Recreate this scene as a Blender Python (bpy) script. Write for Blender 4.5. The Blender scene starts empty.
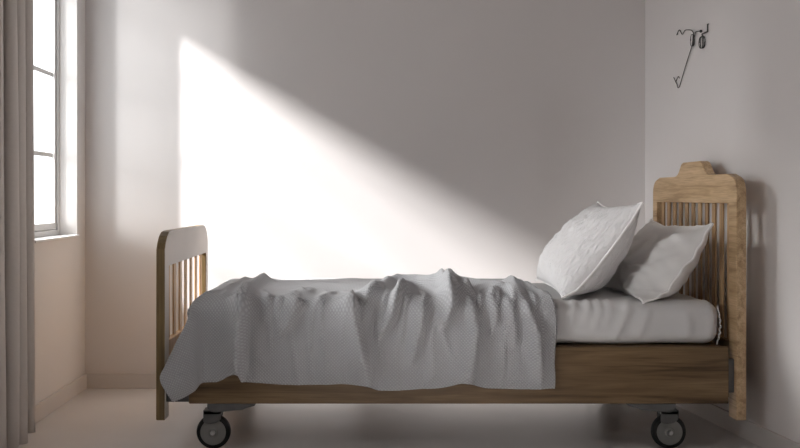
import bpy, bmesh, math, random
from mathutils import Vector, Matrix, noise
random.seed(7)
PI = math.pi
scn = bpy.context.scene
col = scn.collection
V = Vector

# ------------------------------------------------------------------ helpers
def link(o):
    col.objects.link(o)
    return o

def tag(o, label=None, cat=None, group=None, kind=None):
    if label: o['label'] = label
    if cat: o['category'] = cat
    if group: o['group'] = group
    if kind: o['kind'] = kind
    return o

def empty(name, loc):
    o = bpy.data.objects.new(name, None)
    o.location = loc
    o.empty_display_size = .1
    return link(o)

def obj(name, bm, mats, parent=None, smooth=True, bevel=0, segs=2, auto=None):
    me = bpy.data.meshes.new(name)
    bmesh.ops.recalc_face_normals(bm, faces=bm.faces)
    bm.to_mesh(me); bm.free()
    if not isinstance(mats, (list, tuple)): mats = [mats]
    for m in mats: me.materials.append(m)
    if smooth:
        me.polygons.foreach_set('use_smooth', [True] * len(me.polygons))
    if smooth and auto:
        me.set_sharp_from_angle(angle=math.radians(auto))
    o = link(bpy.data.objects.new(name, me))
    if parent is not None:
        o.parent = parent
        if parent.type == 'EMPTY':
            o.matrix_parent_inverse = Matrix.Translation(-V(parent.location))
    if bevel:
        md = o.modifiers.new('bevel', 'BEVEL')
        md.width = bevel; md.segments = segs; md.limit_method = 'ANGLE'; md.angle_limit = math.radians(35)
        md.harden_normals = False
    return o

def add_box(bm, x0, x1, y0, y1, z0, z1, M=None):
    c = [V((x, y, z)) for x in (x0, x1) for y in (y0, y1) for z in (z0, z1)]
    if M: c = [M @ p for p in c]
    v = [bm.verts.new(p) for p in c]
    for f in ((0, 1, 3, 2), (4, 6, 7, 5), (0, 4, 5, 1), (2, 3, 7, 6), (0, 2, 6, 4), (1, 5, 7, 3)):
        bm.faces.new([v[i] for i in f])

def add_prism(bm, outer, holes, fn, t0, t1):
    """outline (list of 2d) with holes, extruded from t0 to t1; fn(a, b, t) -> 3d"""
    tmp = bmesh.new()
    edges = []
    for loop in [outer] + holes:
        vs = [tmp.verts.new((a, b, 0)) for a, b in loop]
        for i in range(len(vs)):
            edges.append(tmp.edges.new((vs[i], vs[(i + 1) % len(vs)])))
    bmesh.ops.triangle_fill(tmp, edges=edges, use_beauty=True, use_dissolve=False)
    tmp.verts.index_update()
    pts = [v.co.copy() for v in tmp.verts]
    A = [bm.verts.new(fn(p.x, p.y, t0)) for p in pts]
    B = [bm.verts.new(fn(p.x, p.y, t1)) for p in pts]
    for f in tmp.faces:
        idx = [v.index for v in f.verts]
        bm.faces.new([A[i] for i in idx]); bm.faces.new([B[i] for i in reversed(idx)])
    k = 0
    for loop in [outer] + holes:
        n = len(loop)
        for i in range(n):
            a, b = k + i, k + (i + 1) % n
            bm.faces.new((A[a], A[b], B[b], B[a]))
        k += n
    tmp.free()

def add_tube(bm, pts, r, n=8, closed=False, caps=True):
    pts = [V(p) for p in pts]
    N = len(pts)
    rings = []
    up = None
    for i, p in enumerate(pts):
        if closed: d = pts[(i + 1) % N] - pts[i - 1]
        else: d = pts[min(i + 1, N - 1)] - pts[max(i - 1, 0)]
        d.normalize()
        if up is None:
            up = V((0, 0, 1)) if abs(d.z) < .9 else V((1, 0, 0))
        up = up - d * up.dot(d)
        if up.length < 1e-5: up = d.orthogonal()
        up.normalize()
        s = d.cross(up)
        rr = r[i] if isinstance(r, (list, tuple)) else r
        rings.append([bm.verts.new(p + (up * math.cos(2 * PI * k / n) + s * math.sin(2 * PI * k / n)) * rr) for k in range(n)])
    for i in range(N if closed else N - 1):
        a, b = rings[i], rings[(i + 1) % N]
        for k in range(n):
            bm.faces.new((a[k], a[(k + 1) % n], b[(k + 1) % n], b[k]))
    if caps and not closed:
        bm.faces.new(rings[0][::-1]); bm.faces.new(rings[-1])

def add_lathe(bm, prof, centre, n=40):
    """profile of (radius, offset along Y) revolved round the Y axis"""
    c = V(centre); rings = []
    for r, y in prof:
        rings.append([bm.verts.new(c + V((r * math.cos(2 * PI * k / n), y, r * math.sin(2 * PI * k / n)))) for k in range(n)])
    for a, b in zip(rings, rings[1:]):
        for k in range(n):
            bm.faces.new((a[k], a[(k + 1) % n], b[(k + 1) % n], b[k]))
    bm.faces.new(rings[0][::-1]); bm.faces.new(rings[-1])

def smooth_path(pts, n=8):
    """Catmull-Rom through the points"""
    P = [V(p) for p in pts]
    P = [2 * P[0] - P[1]] + P + [2 * P[-1] - P[-2]]
    out = []
    for i in range(1, len(P) - 2):
        for k in range(n):
            t = k / n
            a, b, c, d = P[i - 1:i + 3]
            out.append(.5 * ((2 * b) + (c - a) * t + (2 * a - 5 * b + 4 * c - d) * t * t + (3 * b - a - 3 * c + d) * t ** 3))
    out.append(P[-2])
    return out

def arc(cx, cy, r, a0, a1, n=8):
    return [(cx + r * math.cos(math.radians(a0 + (a1 - a0) * i / n)), cy + r * math.sin(math.radians(a0 + (a1 - a0) * i / n))) for i in range(n + 1)]

def rounded_box(bm, lo, hi, r, step=.02, shape=None):
    lo, hi = V(lo), V(hi)
    c = (lo + hi) / 2; h = (hi - lo) / 2
    n = [max(2, int(2 * h[i] / step)) for i in range(3)]
    cache = {}
    def vert(p):
        key = tuple(round(x, 5) for x in p)
        if key not in cache:
            q = V([max(-h[i] + r, min(h[i] - r, p[i])) for i in range(3)])
            d = V(p) - q
            nrm = d.normalized() if d.length > 1e-6 else V((0, 0, 1))
            w = q + nrm * r + c
            if shape: w = shape(w, nrm)
            cache[key] = bm.verts.new(w)
        return cache[key]
    for ax in range(3):
        u, v = [i for i in range(3) if i != ax]
        for s in (-1, 1):
            for i in range(n[u]):
                for j in range(n[v]):
                    q = []
                    for di, dj in ((0, 0), (1, 0), (1, 1), (0, 1)):
                        p = [0, 0, 0]
                        p[ax] = s * h[ax]
                        p[u] = -h[u] + 2 * h[u] * (i + di) / n[u]
                        p[v] = -h[v] + 2 * h[v] * (j + dj) / n[v]
                        q.append(vert(p))
                    if len(set(q)) == 4: bm.faces.new(q)

def sstep(a, b, x):
    t = max(0, min(1, (x - a) / (b - a)))
    return t * t * (3 - 2 * t)

def nz(x, y, z=0.0):
    return noise.noise(V((x, y, z)))

# ------------------------------------------------------------------ materials
def mat(name, base, rough=.6, spec=.5, metal=0.0):
    m = bpy.data.materials.new(name); m.use_nodes = True
    b = m.node_tree.nodes['Principled BSDF']
    b.inputs['Base Color'].default_value = (*base, 1)
    b.inputs['Roughness'].default_value = rough
    b.inputs['Metallic'].default_value = metal
    b.inputs['Specular IOR Level'].default_value = spec
    return m, m.node_tree, b

def mottled(name, c1, c2, rough=.8, scale=3.0, bump=.0, bscale=200, spec=.3, coord='Object', detail=4, metal=0.0):
    m, t, b = mat(name, c1, rough, spec, metal)
    N, L = t.nodes, t.links
    tc = N.new('ShaderNodeTexCoord')
    n = N.new('ShaderNodeTexNoise'); n.inputs['Scale'].default_value = scale; n.inputs['Detail'].default_value = detail
    r = N.new('ShaderNodeValToRGB')
    r.color_ramp.elements[0].position = .3; r.color_ramp.elements[1].position = .7
    r.color_ramp.elements[0].color = (*c1, 1); r.color_ramp.elements[1].color = (*c2, 1)
    L.new(tc.outputs[coord], n.inputs['Vector']); L.new(n.outputs['Fac'], r.inputs['Fac']); L.new(r.outputs['Color'], b.inputs['Base Color'])
    if bump:
        n2 = N.new('ShaderNodeTexNoise'); n2.inputs['Scale'].default_value = bscale; n2.inputs['Detail'].default_value = 3
        bp = N.new('ShaderNodeBump'); bp.inputs['Strength'].default_value = bump; bp.inputs['Distance'].default_value = .002
        L.new(tc.outputs[coord], n2.inputs['Vector']); L.new(n2.outputs['Fac'], bp.inputs['Height']); L.new(bp.outputs['Normal'], b.inputs['Normal'])
    return m

def wood(name, dark, mid, light, axis, rough=.45, seed=0.0, fine=1.0):
    """grain running along the given axis (0, 1, 2) in metres"""
    m, t, b = mat(name, mid, rough, .4)
    N, L = t.nodes, t.links
    tc = N.new('ShaderNodeTexCoord'); mp = N.new('ShaderNodeMapping')
    s = [22.0 * fine] * 3; s[axis] = 1.3
    mp.inputs['Scale'].default_value = s; mp.inputs['Location'].default_value = (seed, seed * 1.7, seed * .6)
    n = N.new('ShaderNodeTexNoise'); n.inputs['Scale'].default_value = 1.6; n.inputs['Detail'].default_value = 6; n.inputs['Distortion'].default_value = .8
    r = N.new('ShaderNodeValToRGB')
    e = r.color_ramp.elements
    e[0].position = .3; e[0].color = (*dark, 1); e[1].position = .72; e[1].color = (*light, 1)
    x = e.new(.47); x.color = (*mid, 1)
    mp2 = N.new('ShaderNodeMapping'); s2 = [230.0] * 3; s2[axis] = 7
    mp2.inputs['Scale'].default_value = s2
    n2 = N.new('ShaderNodeTexNoise'); n2.inputs['Scale'].default_value = 1; n2.inputs['Detail'].default_value = 2
    mx = N.new('ShaderNodeMix'); mx.data_type = 'RGBA'; mx.blend_type = 'MULTIPLY'; mx.inputs[0].default_value = .35
    r2 = N.new('ShaderNodeValToRGB'); r2.color_ramp.elements[0].position = .35; r2.color_ramp.elements[0].color = (.45, .4, .35, 1); r2.color_ramp.elements[1].position = .6
    bp = N.new('ShaderNodeBump'); bp.inputs['Strength'].default_value = .15; bp.inputs['Distance'].default_value = .001
    L.new(tc.outputs['Object'], mp.inputs['Vector']); L.new(mp.outputs['Vector'], n.inputs['Vector']); L.new(n.outputs['Fac'], r.inputs['Fac'])
    L.new(tc.outputs['Object'], mp2.inputs['Vector']); L.new(mp2.outputs['Vector'], n2.inputs['Vector']); L.new(n2.outputs['Fac'], r2.inputs['Fac'])
    L.new(r.outputs['Color'], mx.inputs[6]); L.new(r2.outputs['Color'], mx.inputs[7]); L.new(mx.outputs[2], b.inputs['Base Color'])
    L.new(n2.outputs['Fac'], bp.inputs['Height']); L.new(bp.outputs['Normal'], b.inputs['Normal'])
    return m

def weave(name, base, period, strength, angle=45, kind='grid', rough=.9, dist=.002):
    """woven cloth: raised cells on the cloth's own UVs (metres)"""
    m, t, b = mat(name, base, rough, .2)
    b.inputs['Sheen Weight'].default_value = .15
    N, L = t.nodes, t.links
    tc = N.new('ShaderNodeTexCoord')
    outs = []
    for a in ((angle, angle + 90) if kind == 'grid' else (angle,)):
        mp = N.new('ShaderNodeMapping'); mp.inputs['Rotation'].default_value = (0, 0, math.radians(a))
        w = N.new('ShaderNodeTexWave'); w.wave_type = 'BANDS'; w.bands_direction = 'X'
        w.inputs['Scale'].default_value = .314 / period
        w.inputs['Distortion'].default_value = .0 if kind == 'grid' else 3.0
        w.inputs['Detail'].default_value = 1
        w.inputs['Detail Scale'].default_value = 1.5
        L.new(tc.outputs['UV'], mp.inputs['Vector']); L.new(mp.outputs['Vector'], w.inputs['Vector'])
        outs.append(w.outputs['Fac'])
    h = outs[0]
    if len(outs) == 2:
        mu = N.new('ShaderNodeMath'); mu.operation = 'MULTIPLY'
        L.new(outs[0], mu.inputs[0]); L.new(outs[1], mu.inputs[1]); h = mu.outputs[0]
    bp = N.new('ShaderNodeBump'); bp.inputs['Strength'].default_value = strength; bp.inputs['Distance'].default_value = dist
    L.new(h, bp.inputs['Height']); L.new(bp.outputs['Normal'], b.inputs['Normal'])
    r = N.new('ShaderNodeValToRGB')
    r.color_ramp.elements[0].color = (base[0] * .78, base[1] * .78, base[2] * .78, 1); r.color_ramp.elements[1].color = (*base, 1)
    r.color_ramp.elements[1].position = .6
    L.new(h, r.inputs['Fac']); L.new(r.outputs['Color'], b.inputs['Base Color'])
    return m

M_WALL = mottled('wall_paint', (.71, .685, .68), (.73, .705, .70), .85, 1.2, .08, 260)
M_WALL_L = mottled('wall_paint_left', (.72, .695, .68), (.74, .715, .70), .85, 1.2, .08, 260)
M_CEIL = mottled('ceiling_paint', (.74, .71, .70), (.76, .73, .72), .9, 1.0)
M_FLOOR = mottled('floor_finish', (.60, .575, .56), (.66, .635, .62), .38, 2.5, .03, 60, .4)
M_BASE = mottled('baseboard_paint', (.63, .60, .585), (.65, .62, .60), .7, 2)
M_FRAME = mottled('grey_window_paint', (.62, .615, .61), (.65, .645, .64), .45, 4)
M_SILL = mottled('white_sill_paint', (.74, .73, .72), (.76, .75, .74), .45, 4)
D, C_, W_ = (.22, .125, .055), (.43, .27, .135), (.56, .38, .21)
OAK_X = wood('oak_along_x', D, C_, W_, 0)
OAK_Y = wood('oak_along_y', (.33, .21, .11), (.53, .37, .21), (.66, .48, .30), 1, seed=2.3)
OAK_Z = wood('oak_along_z', D, C_, W_, 2, seed=4.1)
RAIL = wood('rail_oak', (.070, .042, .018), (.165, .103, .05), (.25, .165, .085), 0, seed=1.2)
SLAT = wood('slat_oak', (.36, .19, .08), (.55, .32, .14), (.66, .42, .21), 2, seed=3.3)
CREAM = mottled('cream_lacquer', (.60, .54, .49), (.64, .58, .53), .5, 3)
EDGE = wood('edge_oak', (.13, .085, .035), (.20, .135, .06), (.27, .19, .09), 2, seed=5.0)
RUBBER = mottled('black_rubber', (.008, .008, .008), (.014, .014, .014), .6, 30)
GREY_PL = mottled('grey_caster_metal', (.10, .10, .10), (.13, .13, .13), .45, 20)
HUBM = mottled('wheel_disc', (.20, .198, .19), (.235, .232, .224), .5, 20)
STEEL = mottled('steel', (.5, .5, .5), (.6, .6, .6), .3, 30, metal=.9)
WIRE = mottled('dark_wire', (.05, .05, .048), (.07, .07, .066), .4, 40, metal=.6)
CURT = weave('curtain_cloth', (.70, .65, .61), .004, .15, 0, 'grid')
BLANK = weave('waffle_blanket', (.48, .483, .50), .0085, .9, 45, 'grid', dist=.002)
SHEET = mottled('white_sheet', (.58, .575, .575), (.60, .595, .595), .85, 6, .15, 300, .2)
def crinkle(name, base, scale, strength, dist):
    """short irregular puckers running along the cloth"""
    m, t, b = mat(name, base, .9, .2)
    N, L = t.nodes, t.links
    tc = N.new('ShaderNodeTexCoord'); mp = N.new('ShaderNodeMapping'); mp.inputs['Scale'].default_value = scale
    n = N.new('ShaderNodeTexNoise'); n.inputs['Scale'].default_value = 1; n.inputs['Detail'].default_value = 3; n.inputs['Distortion'].default_value = .6
    bp = N.new('ShaderNodeBump'); bp.inputs['Strength'].default_value = strength; bp.inputs['Distance'].default_value = dist
    L.new(tc.outputs['UV'], mp.inputs['Vector']); L.new(mp.outputs['Vector'], n.inputs['Vector'])
    L.new(n.outputs['Fac'], bp.inputs['Height']); L.new(bp.outputs['Normal'], b.inputs['Normal'])
    return m
PILLOW_S = crinkle('crinkled_cotton', (.66, .65, .655), (80, 24, 1), 1.0, .014)
PILLOW_P = mottled('plain_cotton', (.66, .65, .64), (.68, .67, .66), .85, 6, .12, 300, .2)
PIPING = mottled('white_piping', (.80, .79, .78), (.82, .81, .80), .8, 20)

m, t, b = mat('window_glass', (1, 1, 1), .0)
N, L = t.nodes, t.links
N.remove(b)
tr = N.new('ShaderNodeBsdfTransparent'); tr.inputs['Color'].default_value = (.96, .97, .97, 1)
gl = N.new('ShaderNodeBsdfGlossy'); gl.inputs['Roughness'].default_value = .02
mx = N.new('ShaderNodeMixShader')
mx.inputs[0].default_value = .06; L.new(tr.outputs[0], mx.inputs[1]); L.new(gl.outputs[0], mx.inputs[2])
L.new(mx.outputs[0], N['Material Output'].inputs['Surface'])
GLASS = m

# ------------------------------------------------------------------ room
XL, YB, CEIL, YF = -1.325, 4.51, 2.55, -2.6
WO = -1.47                                   # outer face of the left wall
WY0, WY1, WZ0, WZ1 = 3.80, 4.38, .72, 2.05   # window opening
FILLW = (1.70, 2.78, .80, 1.55)              # added window out of frame, admits fill light onto the bed front
XR0, SK = 1.3265, .1095                      # right wall: x at the back wall and its slant
def xr(y): return XR0 + SK * (YB - y)

def structure(name, bm, m, parent=None, **k):
    o = obj(name, bm, m, parent, smooth=False, **k)
    if parent is None: o['kind'] = 'structure'
    return o

bm = bmesh.new(); add_box(bm, WO, 2.2, YF - .15, YB + .15, -.12, 0); structure('floor', bm, M_FLOOR)
bm = bmesh.new(); add_box(bm, WO, 2.2, YF - .15, YB + .15, CEIL, CEIL + .12); structure('ceiling', bm, M_CEIL)
bm = bmesh.new(); add_box(bm, WO, 1.52, YB, YB + .15, 0, CEIL); structure('wall_back', bm, M_WALL)
bm = bmesh.new(); add_box(bm, WO, 2.2, YF - .15, YF, 0, CEIL); structure('wall_front', bm, M_WALL)
bm = bmesh.new()
add_prism(bm, [(YF, 0), (YB, 0), (YB, CEIL), (YF, CEIL)],
          [[(y0, z0), (y1, z0), (y1, z1), (y0, z1)] for y0, y1, z0, z1 in ((WY0, WY1, WZ0, WZ1), FILLW)], lambda a, b, t: V((t, a, b)), WO, XL)
structure('wall_left', bm, M_WALL_L)
bm = bmesh.new()
add_prism(bm, [(xr(YF), YF), (xr(YB), YB), (xr(YB) + .16, YB), (xr(YF) + .16, YF)], [], lambda a, b, t: V((a, b, t)), 0, CEIL)
structure('wall_right', bm, M_WALL)
BH = .072
bm = bmesh.new(); add_box(bm, XL, xr(YB), YB - .012, YB, 0, BH); structure('baseboard_back', bm, M_BASE, bevel=.003)
bm = bmesh.new(); add_box(bm, XL, XL + .012, YF, YB - .012, 0, BH); structure('baseboard_left', bm, M_BASE, bevel=.003)
bm = bmesh.new()
y1 = YB - .014
add_prism(bm, [(xr(YF) - .012, YF), (xr(y1) - .012, y1), (xr(y1), y1), (xr(YF), YF)], [], lambda a, b, t: V((a, b, t)), 0, BH)
structure('baseboard_right', bm, M_BASE)

# windows: outer frame, casement sash, glazing bars, panes, sill board
def ring(bm, x0, x1, y0, y1, z0, z1, w, wb=None):
    wb = wb or w
    add_prism(bm, [(y0, z0), (y1, z0), (y1, z1), (y0, z1)],
              [[(y0 + w, z0 + wb), (y1 - w, z0 + wb), (y1 - w, z1 - w), (y0 + w, z1 - w)]], lambda a, b, t: V((t, a, b)), x0, x1)
def window(name, y0, y1, z0, z1, bars):
    win = empty(name, ((WO + XL) / 2, (y0 + y1) / 2, z0)); win['kind'] = 'structure'
    bm = bmesh.new(); ring(bm, -1.455, -1.405, y0, y1, z0 + .012, z1, .014, .024)
    obj('window_frame', bm, M_FRAME, win, False, .003)
    bm = bmesh.new(); ring(bm, -1.448, -1.415, y0 + .016, y1 - .016, z0 + .038, z1 - .016, .020, .030)
    sash = obj('sash', bm, M_FRAME, win, False, .003)
    for z in bars:
        bm = bmesh.new(); add_box(bm, -1.435, -1.428, y0 + .033, y1 - .033, z - .010, z + .010)
        obj('glazing_bar', bm, M_FRAME, sash, False, .002)
    ed = [(z0 + .067, z0 + .067)] + [(z - .010, z + .010) for z in bars] + [(z1 - .035, z1 - .035)]
    for a, c in zip(ed, ed[1:]):
        bm = bmesh.new(); add_box(bm, -1.433, -1.430, y0 + .034, y1 - .034, a[1], c[0])
        obj('pane', bm, GLASS, sash, False)
    bm = bmesh.new(); add_box(bm, -1.452, XL + .012, y0 + .001, y1 - .001, z0, z0 + .012)
    obj('sill_board', bm, M_SILL, win, False, .003)
window('window_1', WY0, WY1, WZ0, WZ1, (1.096, 1.464, 1.832))
window('fill_window', *FILLW, (1.35,))  # unseen, added only to let fill light in

# ------------------------------------------------------------------ curtain
def curtain():
    bm = bmesh.new(); uvl = bm.loops.layers.uv.new('UVMap')
    n, mz = 260, 40
    z0, z1 = .055, CEIL - .012
    cols = []
    y, L_ = 3.64, 0
    for i in range(n + 1):
        s = i / n
        y = 3.42 - .52 * s
        ph = 2 * PI * s * 6.2 + .5 * math.sin(6 * s)
        col_ = []
        for k in range(mz + 1):
            h = k / mz
            amp = (.048 - .012 * h) * (.75 + .35 * math.sin(3.1 * s + 1)) * (1 if s > .03 else .6)
            sh = .012 * math.sin(ph * .5 + 1.3 * h)
            x = -1.235 + amp * math.sin(ph + .35 * math.sin(2.2 * h + s * 4)) + .006 * nz(s * 20, h * 1.5)
            yy = y + .020 * math.sin(2 * ph + .6) + sh * (1 - h)
            z = z0 + (z1 - z0) * h + (.01 * math.sin(ph * .7) * (1 - h) ** 4)
            col_.append((V((x, yy, z)), s * 2.1, h * 2.5))
        cols.append(col_)
    vs = [[bm.verts.new(p[0]) for p in c] for c in cols]
    for i in range(n):
        for k in range(mz):
            f = bm.faces.new((vs[i][k], vs[i + 1][k], vs[i + 1][k + 1], vs[i][k + 1]))
            for lp, (a, b_) in zip(f.loops, ((i, k), (i + 1, k), (i + 1, k + 1), (i, k + 1))):
                lp[uvl].uv = cols[a][b_][1:]
    o = obj('curtain', bm, CURT)
    md = o.modifiers.new('thickness', 'SOLIDIFY'); md.thickness = .004; md.offset = 0
    return tag(o, 'long beige grey pleated curtain hanging beside the window', 'curtain')
cur = curtain()
bm = bmesh.new(); add_box(bm, -1.262, -1.212, 2.80, 4.30, CEIL - .022, CEIL)
trk = structure('trim_1', bm, M_SILL, bevel=.003)

# ------------------------------------------------------------------ bed
NEAR, FAR = 3.385, 4.31
FX = -.711                                   # inner face of the footboard
bed = empty('hospital_bed', (.3, 3.82, 0))
tag(bed, 'oak hospital bed with slatted ends standing on black casters', 'bed')

def corner_loop(y0, y1, z0, z1, cut):
    """board outline with rounded, canted top corners"""
    return [(y0, z0), (y1, z0)] + [(y1, z1 - cut[1])] + \
        [(y1 - .02 * 0, z1 - cut[1] * .75), (y1 - cut[0] * .13, z1 - cut[1] * .48), (y1 - cut[0] * .38, z1 - cut[1] * .2), (y1 - cut[0] * .68, z1 - cut[1] * .04), (y1 - cut[0], z1)] + \
        [(y0 + cut[0], z1), (y0 + cut[0] * .68, z1 - cut[1] * .04), (y0 + cut[0] * .38, z1 - cut[1] * .2), (y0 + cut[0] * .13, z1 - cut[1] * .48), (y0, z1 - cut[1] * .75), (y0, z1 - cut[1])]

# footboard
fo = corner_loop(NEAR, FAR, .11, .782, (.115, .085))
bm = bmesh.new()
# one loop: the two legs are joined by the top panel, the lower edge is open below the slats
add_prism(bm, fo[2:] + [(NEAR, .11), (NEAR + .07, .11), (NEAR + .07, .655), (FAR - .045, .655), (FAR - .045, .11), (FAR, .11)], [],
          lambda a, b, t: V((t, a, b)), FX - .032, FX)
for f in bm.faces:
    f.normal_update()
    f.material_index = 1 if f.calc_center_median().x > FX - .002 and abs(f.normal.x) > .9 else 0
foot = obj('footboard', bm, [EDGE, CREAM], bed, False, .004)
bm = bmesh.new(); add_box(bm, FX - .028, FX - .004, NEAR + .07, FAR - .045, .175, .382)
obj('lower_panel', bm, SLAT, foot, False, .003)
sy0, sy1 = NEAR + .07, FAR - .045
for i in range(7):
    y = sy0 + (sy1 - sy0) * (i + .5) / 7
    bm = bmesh.new(); add_box(bm, FX - .019, FX - .013, y - .022, y + .022, .382, .655)
    obj('slat', bm, SLAT, foot, False, .002)

# headboard: built flat, then set very slightly askew to the bed
HX, HW = 1.321, .885
HM = Matrix.Translation((HX, NEAR, 0)) @ Matrix.Rotation(math.radians(1.95), 4, 'Z')
def hb(a, b, t): return HM @ V((t, a, b))
ZT = .990
out = [(0, .11), (0, ZT - .065)] + arc(.055, ZT - .065, .055, 180, 90, 8)[1:-1] + [(.055, ZT - .008), (.085, ZT)]
c0 = HW / 2 - .012
crest = [(c0 - .185, ZT), (c0 - .165, ZT + .003), (c0 - .148, ZT + .010), (c0 - .132, ZT + .024), (c0 - .117, ZT + .041), (c0 - .104, ZT + .051), (c0 - .088, ZT + .056)]
out += crest + [(2 * c0 - a, b) for a, b in reversed(crest)]
out += [(HW - .085, ZT), (HW - .055, ZT - .008)] + arc(HW - .055, ZT - .065, .055, 90, 0, 8)[1:-1] + [(HW, ZT - .065), (HW, .11)]
out += [(HW - .05, .11), (HW - .05, .882), (.068, .882), (.068, .11)]
bm = bmesh.new(); add_prism(bm, out, [], hb, 0, .036)
head = obj('headboard', bm, OAK_Y, bed, False, .004)
bm = bmesh.new(); add_box(bm, .006, .030, .068, HW - .05, .175, .382, HM)
obj('lower_panel', bm, RAIL, head, False, .003)
for i in range(11):
    y = .068 + (HW - .118) * (i + .5) / 11
    bm = bmesh.new(); add_box(bm, .015, .022, y - .016, y + .016, .382, .882, HM)
    obj('slat', bm, OAK_Z, head, False, .002)

# side rails with bolts, slatted platform under the mattress
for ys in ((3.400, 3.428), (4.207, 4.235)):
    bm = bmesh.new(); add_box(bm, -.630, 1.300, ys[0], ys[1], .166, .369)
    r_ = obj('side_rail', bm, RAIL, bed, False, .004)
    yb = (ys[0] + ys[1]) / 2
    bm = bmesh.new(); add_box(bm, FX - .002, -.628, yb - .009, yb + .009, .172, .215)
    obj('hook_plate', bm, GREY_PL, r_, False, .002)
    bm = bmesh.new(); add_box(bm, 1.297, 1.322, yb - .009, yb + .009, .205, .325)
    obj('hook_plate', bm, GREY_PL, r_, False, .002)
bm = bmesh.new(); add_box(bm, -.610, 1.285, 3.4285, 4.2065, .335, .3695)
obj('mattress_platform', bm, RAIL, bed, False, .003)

# casters
WR = .061
def caster(x, y, s):
    """s: +1 when the mounting arm runs towards +x"""
    bm = bmesh.new()
    # arm plate bolted under the rail, sloping down to the swivel housing
    pr = [(-.020, .150), (-.020, .166), (.155, .166), (.150, .157), (.120, .150), (.105, .143), (.060, .139), (.018, .134), (.0, .134)]
    add_prism(bm, [(x + s * a, b) for a, b in pr], [], lambda a, b, t: V((a, t, b)), y - .028, y + .028)
    br = obj('caster', bm, GREY_PL, bed, False, .003)
    # fork: two cheeks and a hood over the wheel
    bm = bmesh.new()
    ck = [(-.034, .140), (-.034, .100), (-.026, .094), (-.010, .092), (.012, .096), (.026, .106), (.030, .116), (.030, .140)]
    for y0 in (-.026, .020):
        add_prism(bm, [(x + a, b) for a, b in ck], [], lambda a, b, t: V((a, y + t, b)), y0, y0 + .006)
    add_box(bm, x - .034, x + .030, y - .026, y + .026, .126, .142)
    obj('fork', bm, GREY_PL, br, False, .002)
    bm = bmesh.new()
    add_lathe(bm, [(.044, -.016), (.056, -.016), (.0595, -.013), (WR, -.008), (WR, .008), (.0595, .013), (.056, .016), (.044, .016)], (x, y, WR), 56)
    obj('tyre', bm, RUBBER, br, True, auto=40)
    bm = bmesh.new()
    add_lathe(bm, [(.010, -.0205), (.015, -.0205), (.018, -.018), (.042, -.0165), (.046, -.0175), (.046, .0175), (.042, .0165), (.018, .018), (.015, .0205), (.010, .0205)], (x, y, WR), 48)
    obj('wheel_disc', bm, HUBM, br, True, auto=35)
    bm = bmesh.new()
    add_lathe(bm, [(.0045, -.034), (.0075, -.033), (.0085, -.029), (.0085, .029), (.0075, .033), (.0045, .034)], (x, y, WR), 20)
    obj('axle_bolt', bm, STEEL, br, True, auto=35)
    bm = bmesh.new()
    add_tube(bm, [(x, y, .138), (x, y, .168)], .016, 20)
    obj('swivel_stem', bm, GREY_PL, br, True, auto=40)
caster(-.545, 3.432, 1)
caster(1.093, 3.432, -1)
caster(-.545, 4.205, 1)
caster(1.093, 4.205, -1)

# ------------------------------------------------------------------ ridges: raised creases drawn on a cloth's own surface
RK = 1.0
def ridge_height(p, q, ridges):
    """p, q: cloth coordinates; each ridge is (points, height, width on the left, width on the right)"""
    h = 0
    for pts, hgt, wl, wr in ridges:
        best = None
        n = len(pts) - 1
        for i in range(n):
            ax, ay = pts[i]; bx, by = pts[i + 1]
            dx, dy = bx - ax, by - ay
            l2 = dx * dx + dy * dy
            t = max(0, min(1, ((p - ax) * dx + (q - ay) * dy) / l2))
            ex, ey = p - (ax + dx * t), q - (ay + dy * t)
            d = math.hypot(ex, ey)
            if best is None or d < best[0]:
                best = (d, ex, (i + t) / n)
        d, ex, tt = best
        w = wr if ex > 0 else wl
        if d < 4 * w:
            fade = min(1, tt / .18 + .25, (1 - tt) / .25 + .1)
            h += RK * hgt * math.exp(-(abs(d) / w) ** 1.5) * fade
    return h

# ------------------------------------------------------------------ mattress in its fitted sheet
MZ0, MZ1 = .371, .531
MX0, MX1 = -.60, 1.280
sheet_ridges = [  # (x, distance down the near side from the top edge)
    ([(.690, -.03), (.705, .05), (.690, .14)], .006, .018, .010),
    ([(.760, -.02), (.745, .06), (.735, .11)], .006, .014, .009),
    ([(.800, -.03), (.805, .035), (.790, .08)], .006, .010, .007),
    ([(.840, -.03), (.845, .04), (.825, .10)], .006, .011, .007),
    ([(.880, -.03), (.880, .05), (.862, .09)], .005, .012, .007),
    ([(.955, -.01), (.935, .06), (.905, .12), (.86, .16)], .007, .014, .009),
    ([(1.03, .01), (1.00, .08), (.97, .15)], .005, .022, .012),
    ([(1.14, .02), (1.16, .08), (1.15, .15)], .005, .02, .014),
    ([(1.235, .0), (1.247, .06), (1.243, .15)], .006, .008, .006),
    ([(1.08, .165), (1.04, .15), (.99, .17)], .004, .012, .01),
]
def sheet_shape(w, n):
    if w.y < 3.62 and n.z > -.5:
        q = (MZ1 - w.z) if w.y < 3.47 else -(w.y - 3.43)
        if -.12 < q < .2:
            w = w + n * 1.5 * ridge_height(w.x, q, sheet_ridges)
    k = .004 * nz(w.x * 6, w.y * 5, w.z * 6) + .0022 * nz(w.x * 17, w.y * 9, w.z * 12)
    w = w + n * k
    # soft sag between corners
    if n.z > .5: w.z -= .006 * (.5 + .5 * nz(w.x * 2, w.y * 2))
    if w.z < MZ0: w.z = MZ0
    return w
bm = bmesh.new()
rounded_box(bm, (MX0, 3.418, MZ0), (MX1, 4.225, MZ1), .052, .0125, sheet_shape)
mattress = tag(obj('mattress', bm, SHEET), 'mattress in a wrinkled white fitted sheet lying on the oak bed', 'mattress')
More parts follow.
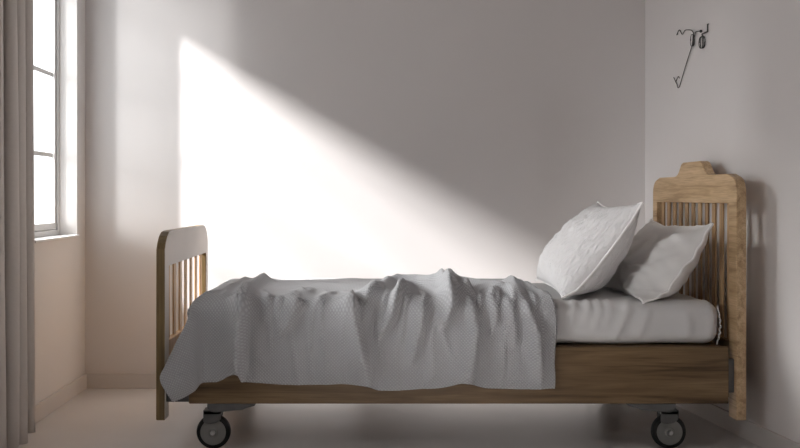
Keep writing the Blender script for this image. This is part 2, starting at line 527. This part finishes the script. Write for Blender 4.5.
# gathered corner seam of the sheet at the head end
bm = bmesh.new()
pts = [(1.266 + .002 * math.sin(i * 1.9) + .012 * math.sin(PI * i / 20), 3.424 - .004 * math.cos(i * 2.3), .515 - .14 * i / 20) for i in range(21)]
add_tube(bm, smooth_path(pts, 4), .0025, 8)
obj('sheet_seam', bm, SHEET, mattress)

# ------------------------------------------------------------------ blanket
TOPZ = .539
YE, R_ = 3.448, .05        # where the top turns over the near edge, radius of the turn
XE = -.575                 # where it turns over the foot end
BX1 = .672                 # head edge
VF = 4.19                  # far edge
def bpos(X, z):            # cloth coordinates of a spot on the hanging side
    return (X, (VF - YE) + R_ * PI / 2 + (TOPZ - R_ - z))
def tpos(X, Y): return (X, VF - Y)
HANG = [  # ridges on the hanging side given as (x, z)
    ([(-.425, .535), (-.437, .44), (-.447, .23)], .040, .050, .010),
    ([(-.235, .535), (-.26, .48), (-.31, .40)], .013, .030, .012),
    ([(-.345, .55), (-.350, .50), (-.357, .44)], .005, .016, .010),
    ([(-.302, .55), (-.308, .51), (-.318, .45)], .005, .015, .010),
    ([(-.045, .54), (-.028, .44), (.012, .25)], .034, .060, .009),
    ([(.135, .585), (.10, .50), (.045, .40)], .015, .017, .010),
    ([(.205, .53), (.19, .43), (.160, .28)], .014, .022, .014),
    ([(.305, .56), (.31, .51), (.270, .44)], .016, .020, .010),
    ([(.372, .54), (.395, .44), (.378, .30), (.358, .25)], .018, .020, .012),
    ([(.45, .555), (.462, .51), (.466, .44)], .007, .016, .010),
    ([(.505, .54), (.53, .46), (.535, .36)], .009, .022, .014),
    ([(.565, .53), (.61, .42), (.618, .25)], .018, .022, .013),
]
TOP = [   # ridges on top given as (x, y)
    ([(-.43, 3.43), (-.445, 3.60), (-.43, 3.95), (-.42, 4.15)], .028, .035, .028),
    ([(-.52, 3.60), (-.50, 3.80), (-.50, 4.1)], .018, .04, .03),
    ([(-.27, 3.43), (-.24, 3.56), (-.20, 3.72)], .010, .04, .03),
    ([(.02, 3.43), (.06, 3.58), (.09, 3.80), (.10, 4.0)], .030, .040, .030),
    ([(.13, 3.43), (.155, 3.55), (.17, 3.74)], .030, .030, .024),
    ([(.17, 3.74), (.25, 3.66), (.34, 3.50)], .028, .035, .035),
    ([(.10, 3.95), (.22, 3.90), (.31, 3.78)], .030, .045, .04),
    ([(.305, 3.42), (.315, 3.55), (.315, 3.78), (.30, 3.95)], .042, .026, .030),
    ([(.32, 3.72), (.37, 3.55), (.38, 3.43)], .035, .024, .020),
    ([(.35, 3.95), (.42, 3.80), (.50, 3.62), (.52, 3.5)], .030, .05, .032),
    ([(.46, 3.43), (.47, 3.56)], .018, .02, .018),
    ([(.55, 3.43), (.565, 3.6), (.60, 3.85), (.60, 4.05)], .028, .035, .030),
    ([(.65, 3.45), (.655, 3.7), (.66, 4.0)], .010, .02, .02),
]
RIDGES = [([bpos(*p) for p in pts], h, a, c) for pts, h, a, c in HANG] + [([tpos(*p) for p in pts], h, a, c) for pts, h, a, c in TOP]
VC = VF - YE
def hang_len(X):
    """length of cloth from the near top edge to the hem"""
    L0 = .328 + .006 * math.sin(X * 5 + 1) + .004 * math.sin(X * 17)
    L0 += .012 * sstep(.0, .05, X) - .018 * math.exp(-((X - .355) / .05) ** 2) + .012 * sstep(.45, .6, X)
    L0 -= .034 * sstep(.438, .447, -X) * (1 - .95 * sstep(.45, .53, -X))
    return L0
def blanket_base(u, v):
    a = max(0.0, XE - u); b = max(0.0, v - VC)
    r = math.hypot(a, b)
    if r > .35: r = .35 + (r - .35) * .7
    x = max(u, XE); y = max(VF - v, YE)
    p = V((x, y, TOPZ)); n = V((0, 0, 1))
    if r > 1e-6:
        dx, dy = -a / math.hypot(a, b), -b / math.hypot(a, b)
        corner = (a * b > 0)
        phi = math.atan2(a, b)                       # 0 = near side, pi/2 = foot end
        flare = .05 + .44 * math.exp(-((phi - .91) / .33) ** 2) if corner else .05
        qa = R_ * PI / 2
        if r < qa:
            th = r / R_
            rho, drop = R_ * math.sin(th), R_ * (1 - math.cos(th))
            n = V((dx * math.sin(th), dy * math.sin(th), math.cos(th)))
        else:
            e = r - qa
            rho, drop = R_ + e * flare, R_ + e * math.sqrt(max(.2, 1 - flare * flare))
            n = V((dx, dy, flare)).normalized()
        p = V((x + dx * rho, y + dy * rho, TOPZ - drop))
    return p, n, r
def blanket():
    bm = bmesh.new(); uvl = bm.loops.layers.uv.new('UVMap')
    nu, nv = 250, 190
    U0 = XE - .262
    G, UV = [], []
    for i in range(nu + 1):
        u = U0 + (BX1 - U0) * i / nu
        vmax = VC + hang_len(max(u, -.7))
        row, ur = [], []
        for j in range(nv + 1):
            v = vmax * j / nv
            p, n, r = blanket_base(u, v)
            h = ridge_height(u, v, RIDGES) * (1.3 + 1.4 * sstep(VC - .10, VC + .08, v))
            low = nz(u * 4.5, v * 3.5, 1.7) * .006 + nz(u * 12, v * 9, 5.2) * .0025
            fine = 1 - abs(nz(u * 16 + .6 * nz(v * 4, u), v * 3.2, 8.8))       # crinkles running down over the edge
            low += .014 * fine ** 6 * sstep(VC - .25, VC - .02, v) * (1 - .6 * sstep(VC + .12, VC + .30, v))
            if v > VC + R_:                          # soft swinging folds growing towards the hem
                g = sstep(0, .3, v - VC - R_)
                low += g * (.010 * math.sin(u * 23 + 1.2 * math.sin(u * 7)) + .006 * math.sin(u * 51 + 2))
            if u < XE + .05 and v > VC: low *= 1 - .8 * sstep(-.05, .02, XE - u)
            low += .004
            d = h + low
            floor_ = 0.003
            p = p + n * max(d, floor_)
            if u < XE and p.y > 3.368: p.x = max(p.x, FX + .014)
            # the head edge swings slightly
            if i > nu * .97: p.x += .006 * math.sin(v * 9) + .004 * math.sin(v * 31)
            row.append(bm.verts.new(p)); ur.append((u, v))
        G.append(row); UV.append(ur)
    for i in range(nu):
        for j in range(nv):
            f = bm.faces.new((G[i][j], G[i + 1][j], G[i + 1][j + 1], G[i][j + 1]))
            for lp, (a, c) in zip(f.loops, ((i, j), (i + 1, j), (i + 1, j + 1), (i, j + 1))):
                lp[uvl].uv = UV[a][c]
    o = obj('blanket', bm, BLANK)
    md = o.modifiers.new('thickness', 'SOLIDIFY'); md.thickness = .004; md.offset = 1
    tag(o, 'rumpled grey white waffle blanket draped over the mattress and side rail', 'blanket')
    return o
blanket()

# ------------------------------------------------------------------ pillows
def pillow(name, label, centre, lean, yaw, hw, hh, T, m, seed, ridges, piping_wave=0.0, roll=0.0, tuck=0.0):
    """hw: half width along y, hh: half height along the leaning direction"""
    R = Matrix.Rotation(yaw, 3, 'Z')
    up = R @ V((math.cos(lean), 0, math.sin(lean))); side = R @ V((0, -1, 0)); nr = R @ V((-math.sin(lean), 0, math.cos(lean)))
    if roll:
        side, up = side * math.cos(roll) + up * math.sin(roll), up * math.cos(roll) - side * math.sin(roll)
    c = V(centre)
    def outline(a, b):
        x = a * hw * (1 - .075 * (1 - b * b) ** 1.0)
        y = b * hh * (1 - .15 * (1 - a * a) ** 1.0)
        if a < 0 and b < 0:                               # the far lower corner is tucked under
            k = sstep(0, 1, a * b)
            x *= 1 - tuck * k; y *= 1 - tuck * k
        return x, y
    def pt(a, b, s):
        x, y = outline(a, b)
        prof = ((1 - abs(a) ** 3.2) * (1 - abs(b) ** 3.0)) ** .62
        # filling has slumped towards the bottom
        prof *= 1 + .16 * (-b)
        th = T * prof
        e = min(1 - abs(a), 1 - abs(b))
        wr = (.010 * nz(a * 2.6 + seed, b * 2.6, s * 3.1) + .0045 * nz(a * 7 + seed, b * 7, s)) * min(1, e * 3.2) ** 1.5
        h = 2.0 * ridge_height(a, b, ridges) * min(1, e * 6) if s > 0 else 0
        # seam waves
        w = piping_wave * (nz(a * 4 + seed, b * 4, 9) ) 
        off = s * (th + wr + h) + w * (1 - min(1, e * 2))
        # the whole pillow bows a little
        off += -.018 * (1 - b * b) * 0 + .02 * b * b
        p = c + side * x + up * y + nr * off
        yy = max(0, min(.052, 3.470 - p.y))               # rests on the mattress, sagging over its rounded edge
        rest = MZ1 + .005 - .052 + math.sqrt(max(0, .052 ** 2 - yy ** 2))
        k = p.z - rest
        if k < .03: p.z = rest + .015 + k * .5 if k > -.03 else rest
        return p
    bm = bmesh.new(); uvl = bm.loops.layers.uv.new('UVMap')
    n = 72
    def g(i):                                  # denser towards the seams
        t = -1 + 2 * i / n
        return math.sin(t * PI / 2) * .55 + t * .45
    grid = {}
    for s in (1, -1):
        for i in range(n + 1):
            for j in range(n + 1):
                edge = i in (0, n) or j in (0, n)
                if s < 0 and edge: grid[s, i, j] = grid[1, i, j]; continue
                grid[s, i, j] = bm.verts.new(pt(g(i), g(j), s))
        for i in range(n):
            for j in range(n):
                q = [(i, j), (i + 1, j), (i + 1, j + 1), (i, j + 1)]
                if s < 0: q.reverse()
                f = bm.faces.new([grid[s, a, b_] for a, b_ in q])
                for lp, (a, b_) in zip(f.loops, q):
                    lp[uvl].uv = (g(a) * hw, g(b_) * hh)
    o = obj(name, bm, m)
    tag(o, label, 'pillow')
    loop = [(g(i), -1) for i in range(n)] + [(1, g(i)) for i in range(n)] + [(g(n - i), 1) for i in range(n)] + [(-1, g(n - i)) for i in range(n)]
    bm = bmesh.new()
    add_tube(bm, [pt(a, b, 1) for a, b in loop], .0046, 8, closed=True)
    obj('piping', bm, PIPING, o)['label'] = 'white piped seam'
    return o
pillow('pillow', 'front crinkled white pillow with piped edge leaning on the plain pillow', (.880, 3.79, .686), math.radians(52), 0, .33, .236, .106, PILLOW_S, 1.3,
       [([(-.6, -.5), (-.3, .0), (-.35, .6)], .006, .1, .06), ([(.2, .9), (.1, .5), (.25, .1)], .006, .09, .05)], .002, tuck=.11)
pillow('pillow', 'plain white pillow with piped edge leaning against the slatted headboard', (1.135, 3.775, .626), math.radians(53), math.radians(2), .335, .212, .086, PILLOW_P, 6.1,
       [([(.15, .7), (.3, .1), (.1, -.3), (.3, -.8)], .012, .10, .05), ([(.75, .7), (.55, .3), (.62, -.1)], .010, .08, .05), ([(-.1, -.2), (.3, -.35), (.6, -.2)], .008, .08, .06),
        ([(.5, -.9), (.45, -.6), (.6, -.35)], .010, .06, .04)], .022)

# ------------------------------------------------------------------ wire hook on the right wall
def wp(y, z, off=.006):
    """a spot near the right wall: distance along y, height, gap from the wall"""
    return V((xr(y) - off, y, z))
hook = empty('wall_hook', wp(4.02, 1.30, 0))
tag(hook, 'bent wire wall hook with two small coils hanging high on right wall', 'hook')
HK = {
 'arm': [(4.153, 1.612), (4.126, 1.629), (4.097, 1.605), (4.074, 1.617), (4.051, 1.616), (4.013, 1.608), (3.996, 1.597), (3.991, 1.585), (3.992, 1.54)],
 'link': [(3.980, 1.575), (3.976, 1.590), (3.962, 1.594), (3.923, 1.587)],
 'peg': [(3.905, 1.555), (3.914, 1.575), (3.890, 1.576), (3.866, 1.577), (3.865, 1.607)],
 'drop_wire': [(3.995, 1.575), (4.004, 1.544), (4.054, 1.479), (4.097, 1.421), (4.121, 1.389), (4.134, 1.380), (4.145, 1.384), (4.150, 1.397), (4.165, 1.412), (4.182, 1.430)],
 'barb': [(4.153, 1.401), (4.161, 1.409), (4.137, 1.428), (4.126, 1.420)],
}
for nme, pts in HK.items():
    bm = bmesh.new()
    if nme == 'peg': path = [wp(*p) for p in pts]
    else: path = smooth_path([wp(*p) for p in pts], 6)
    if nme == 'arm':                               # the end of the arm runs back into the wall
        path = [wp(4.153, 1.617, 0)] + path
    if nme == 'peg': path += [wp(3.865, 1.607, .001)]
    add_tube(bm, path, .0030 if nme == 'peg' else .0018, 8)
    obj(nme, bm, WIRE, hook)
def coil(y, za, zb, ry, rx, turns):
    """a bundle of long upright windings"""
    bm = bmesh.new()
    n = turns * 16
    zc, rz = (za + zb) / 2, (zb - za) / 2
    def at(t):
        a, tw = 2 * PI * turns * t, PI * t
        k = math.copysign(abs(math.cos(a)) ** .6, math.cos(a))
        return wp(y + ry * math.cos(tw) * k, zc + rz * math.sin(a), .011 + rx * math.sin(tw) * k)
    add_tube(bm, [at(i / n) for i in range(n + 1)], .0014, 6)
    return obj('coil', bm, WIRE, hook)
coil(3.992, 1.537, 1.587, .013, .008, 2)
coil(3.903, 1.514, 1.564, .022, .009, 4)
bm = bmesh.new()
bmesh.ops.create_uvsphere(bm, u_segments=14, v_segments=10, radius=.006, matrix=Matrix.Translation(wp(3.923, 1.588, .007)))
obj('knot', bm, WIRE, hook)

# ------------------------------------------------------------------ daylight
w = bpy.data.worlds.new('sky'); scn.world = w; w.use_nodes = True
w.node_tree.nodes['Background'].inputs['Color'].default_value = (.97, .985, 1.0, 1)
w.node_tree.nodes['Background'].inputs['Strength'].default_value = 2.0
def sun(name, direction, strength, angle, colour):
    l = bpy.data.lights.new(name, 'SUN'); l.energy = strength; l.angle = math.radians(angle); l.color = colour
    o = link(bpy.data.objects.new(name, l))
    o.rotation_euler = V(direction).to_track_quat('-Z', 'Y').to_euler()
    o.location = (-3, 3, 3)
    return o
# bright patches of hazy sky far outside, seen through the windows
def sky_patch(name, direction, wide, tall, strength, colour, dist=14.0):
    d = V(direction).normalized()
    l = bpy.data.lights.new(name, 'AREA'); l.shape = 'ELLIPSE'
    l.size = dist * math.radians(wide); l.size_y = dist * math.radians(tall)
    l.energy = strength * PI * dist * dist; l.color = colour
    o = link(bpy.data.objects.new(name, l)); o.location = V((XL, 4.2, 1.5)) - d * dist
    o.rotation_euler = d.to_track_quat('-Z', 'Y').to_euler()
sky_patch('hazy_sun', (3.5, 1, -.694 * 3.5), 1.3, 8.0, 17.0, (1, .955, .94))
sky_patch('bright_cloud', (1.17, 1, -.10), 4.5, 22, .95, (1, .97, .96))
sun('side_fill', (1, .86, -.30), .85, 16, (1, .98, .97))  # added fill lamp through the unseen window, brings out the blanket folds
sun('pale_sky', (1, -.24, -.55), 3.9, 26, (1, .98, .97))
for y0, y1, z0, z1 in ((WY0, WY1, WZ0, WZ1), FILLW):
    l = bpy.data.lights.new('window_portal', 'AREA'); l.shape = 'RECTANGLE'; l.size = z1 - z0; l.size_y = y1 - y0
    l.cycles.is_portal = True
    o = link(bpy.data.objects.new('window_portal', l)); o.location = (WO - .01, (y0 + y1) / 2, (z0 + z1) / 2); o.rotation_euler = (0, math.radians(-90), 0)

# ------------------------------------------------------------------ camera
cam = bpy.data.cameras.new('camera')
cam.sensor_width = 36; cam.lens = 952 * 36 / 800
cam.shift_x = 35 / 800; cam.shift_y = -27 / 800
cam.clip_start = .05
co = link(bpy.data.objects.new('camera', cam)); co.location = (0, 0, .905); co.rotation_euler = (PI / 2, 0, 0)
scn.camera = co

scn.view_settings.view_transform = 'Standard'
scn.view_settings.look = 'None'
scn.view_settings.gamma = 1
scn.view_settings.exposure = 0.63
scn.view_settings.use_curve_mapping = False
c = scn.cycles
c.use_denoising = True
c.max_bounces = 14; c.diffuse_bounces = 10; c.glossy_bounces = 4; c.transparent_max_bounces = 12
c.sample_clamp_indirect = 0
c.caustics_reflective = False; c.caustics_refractive = False
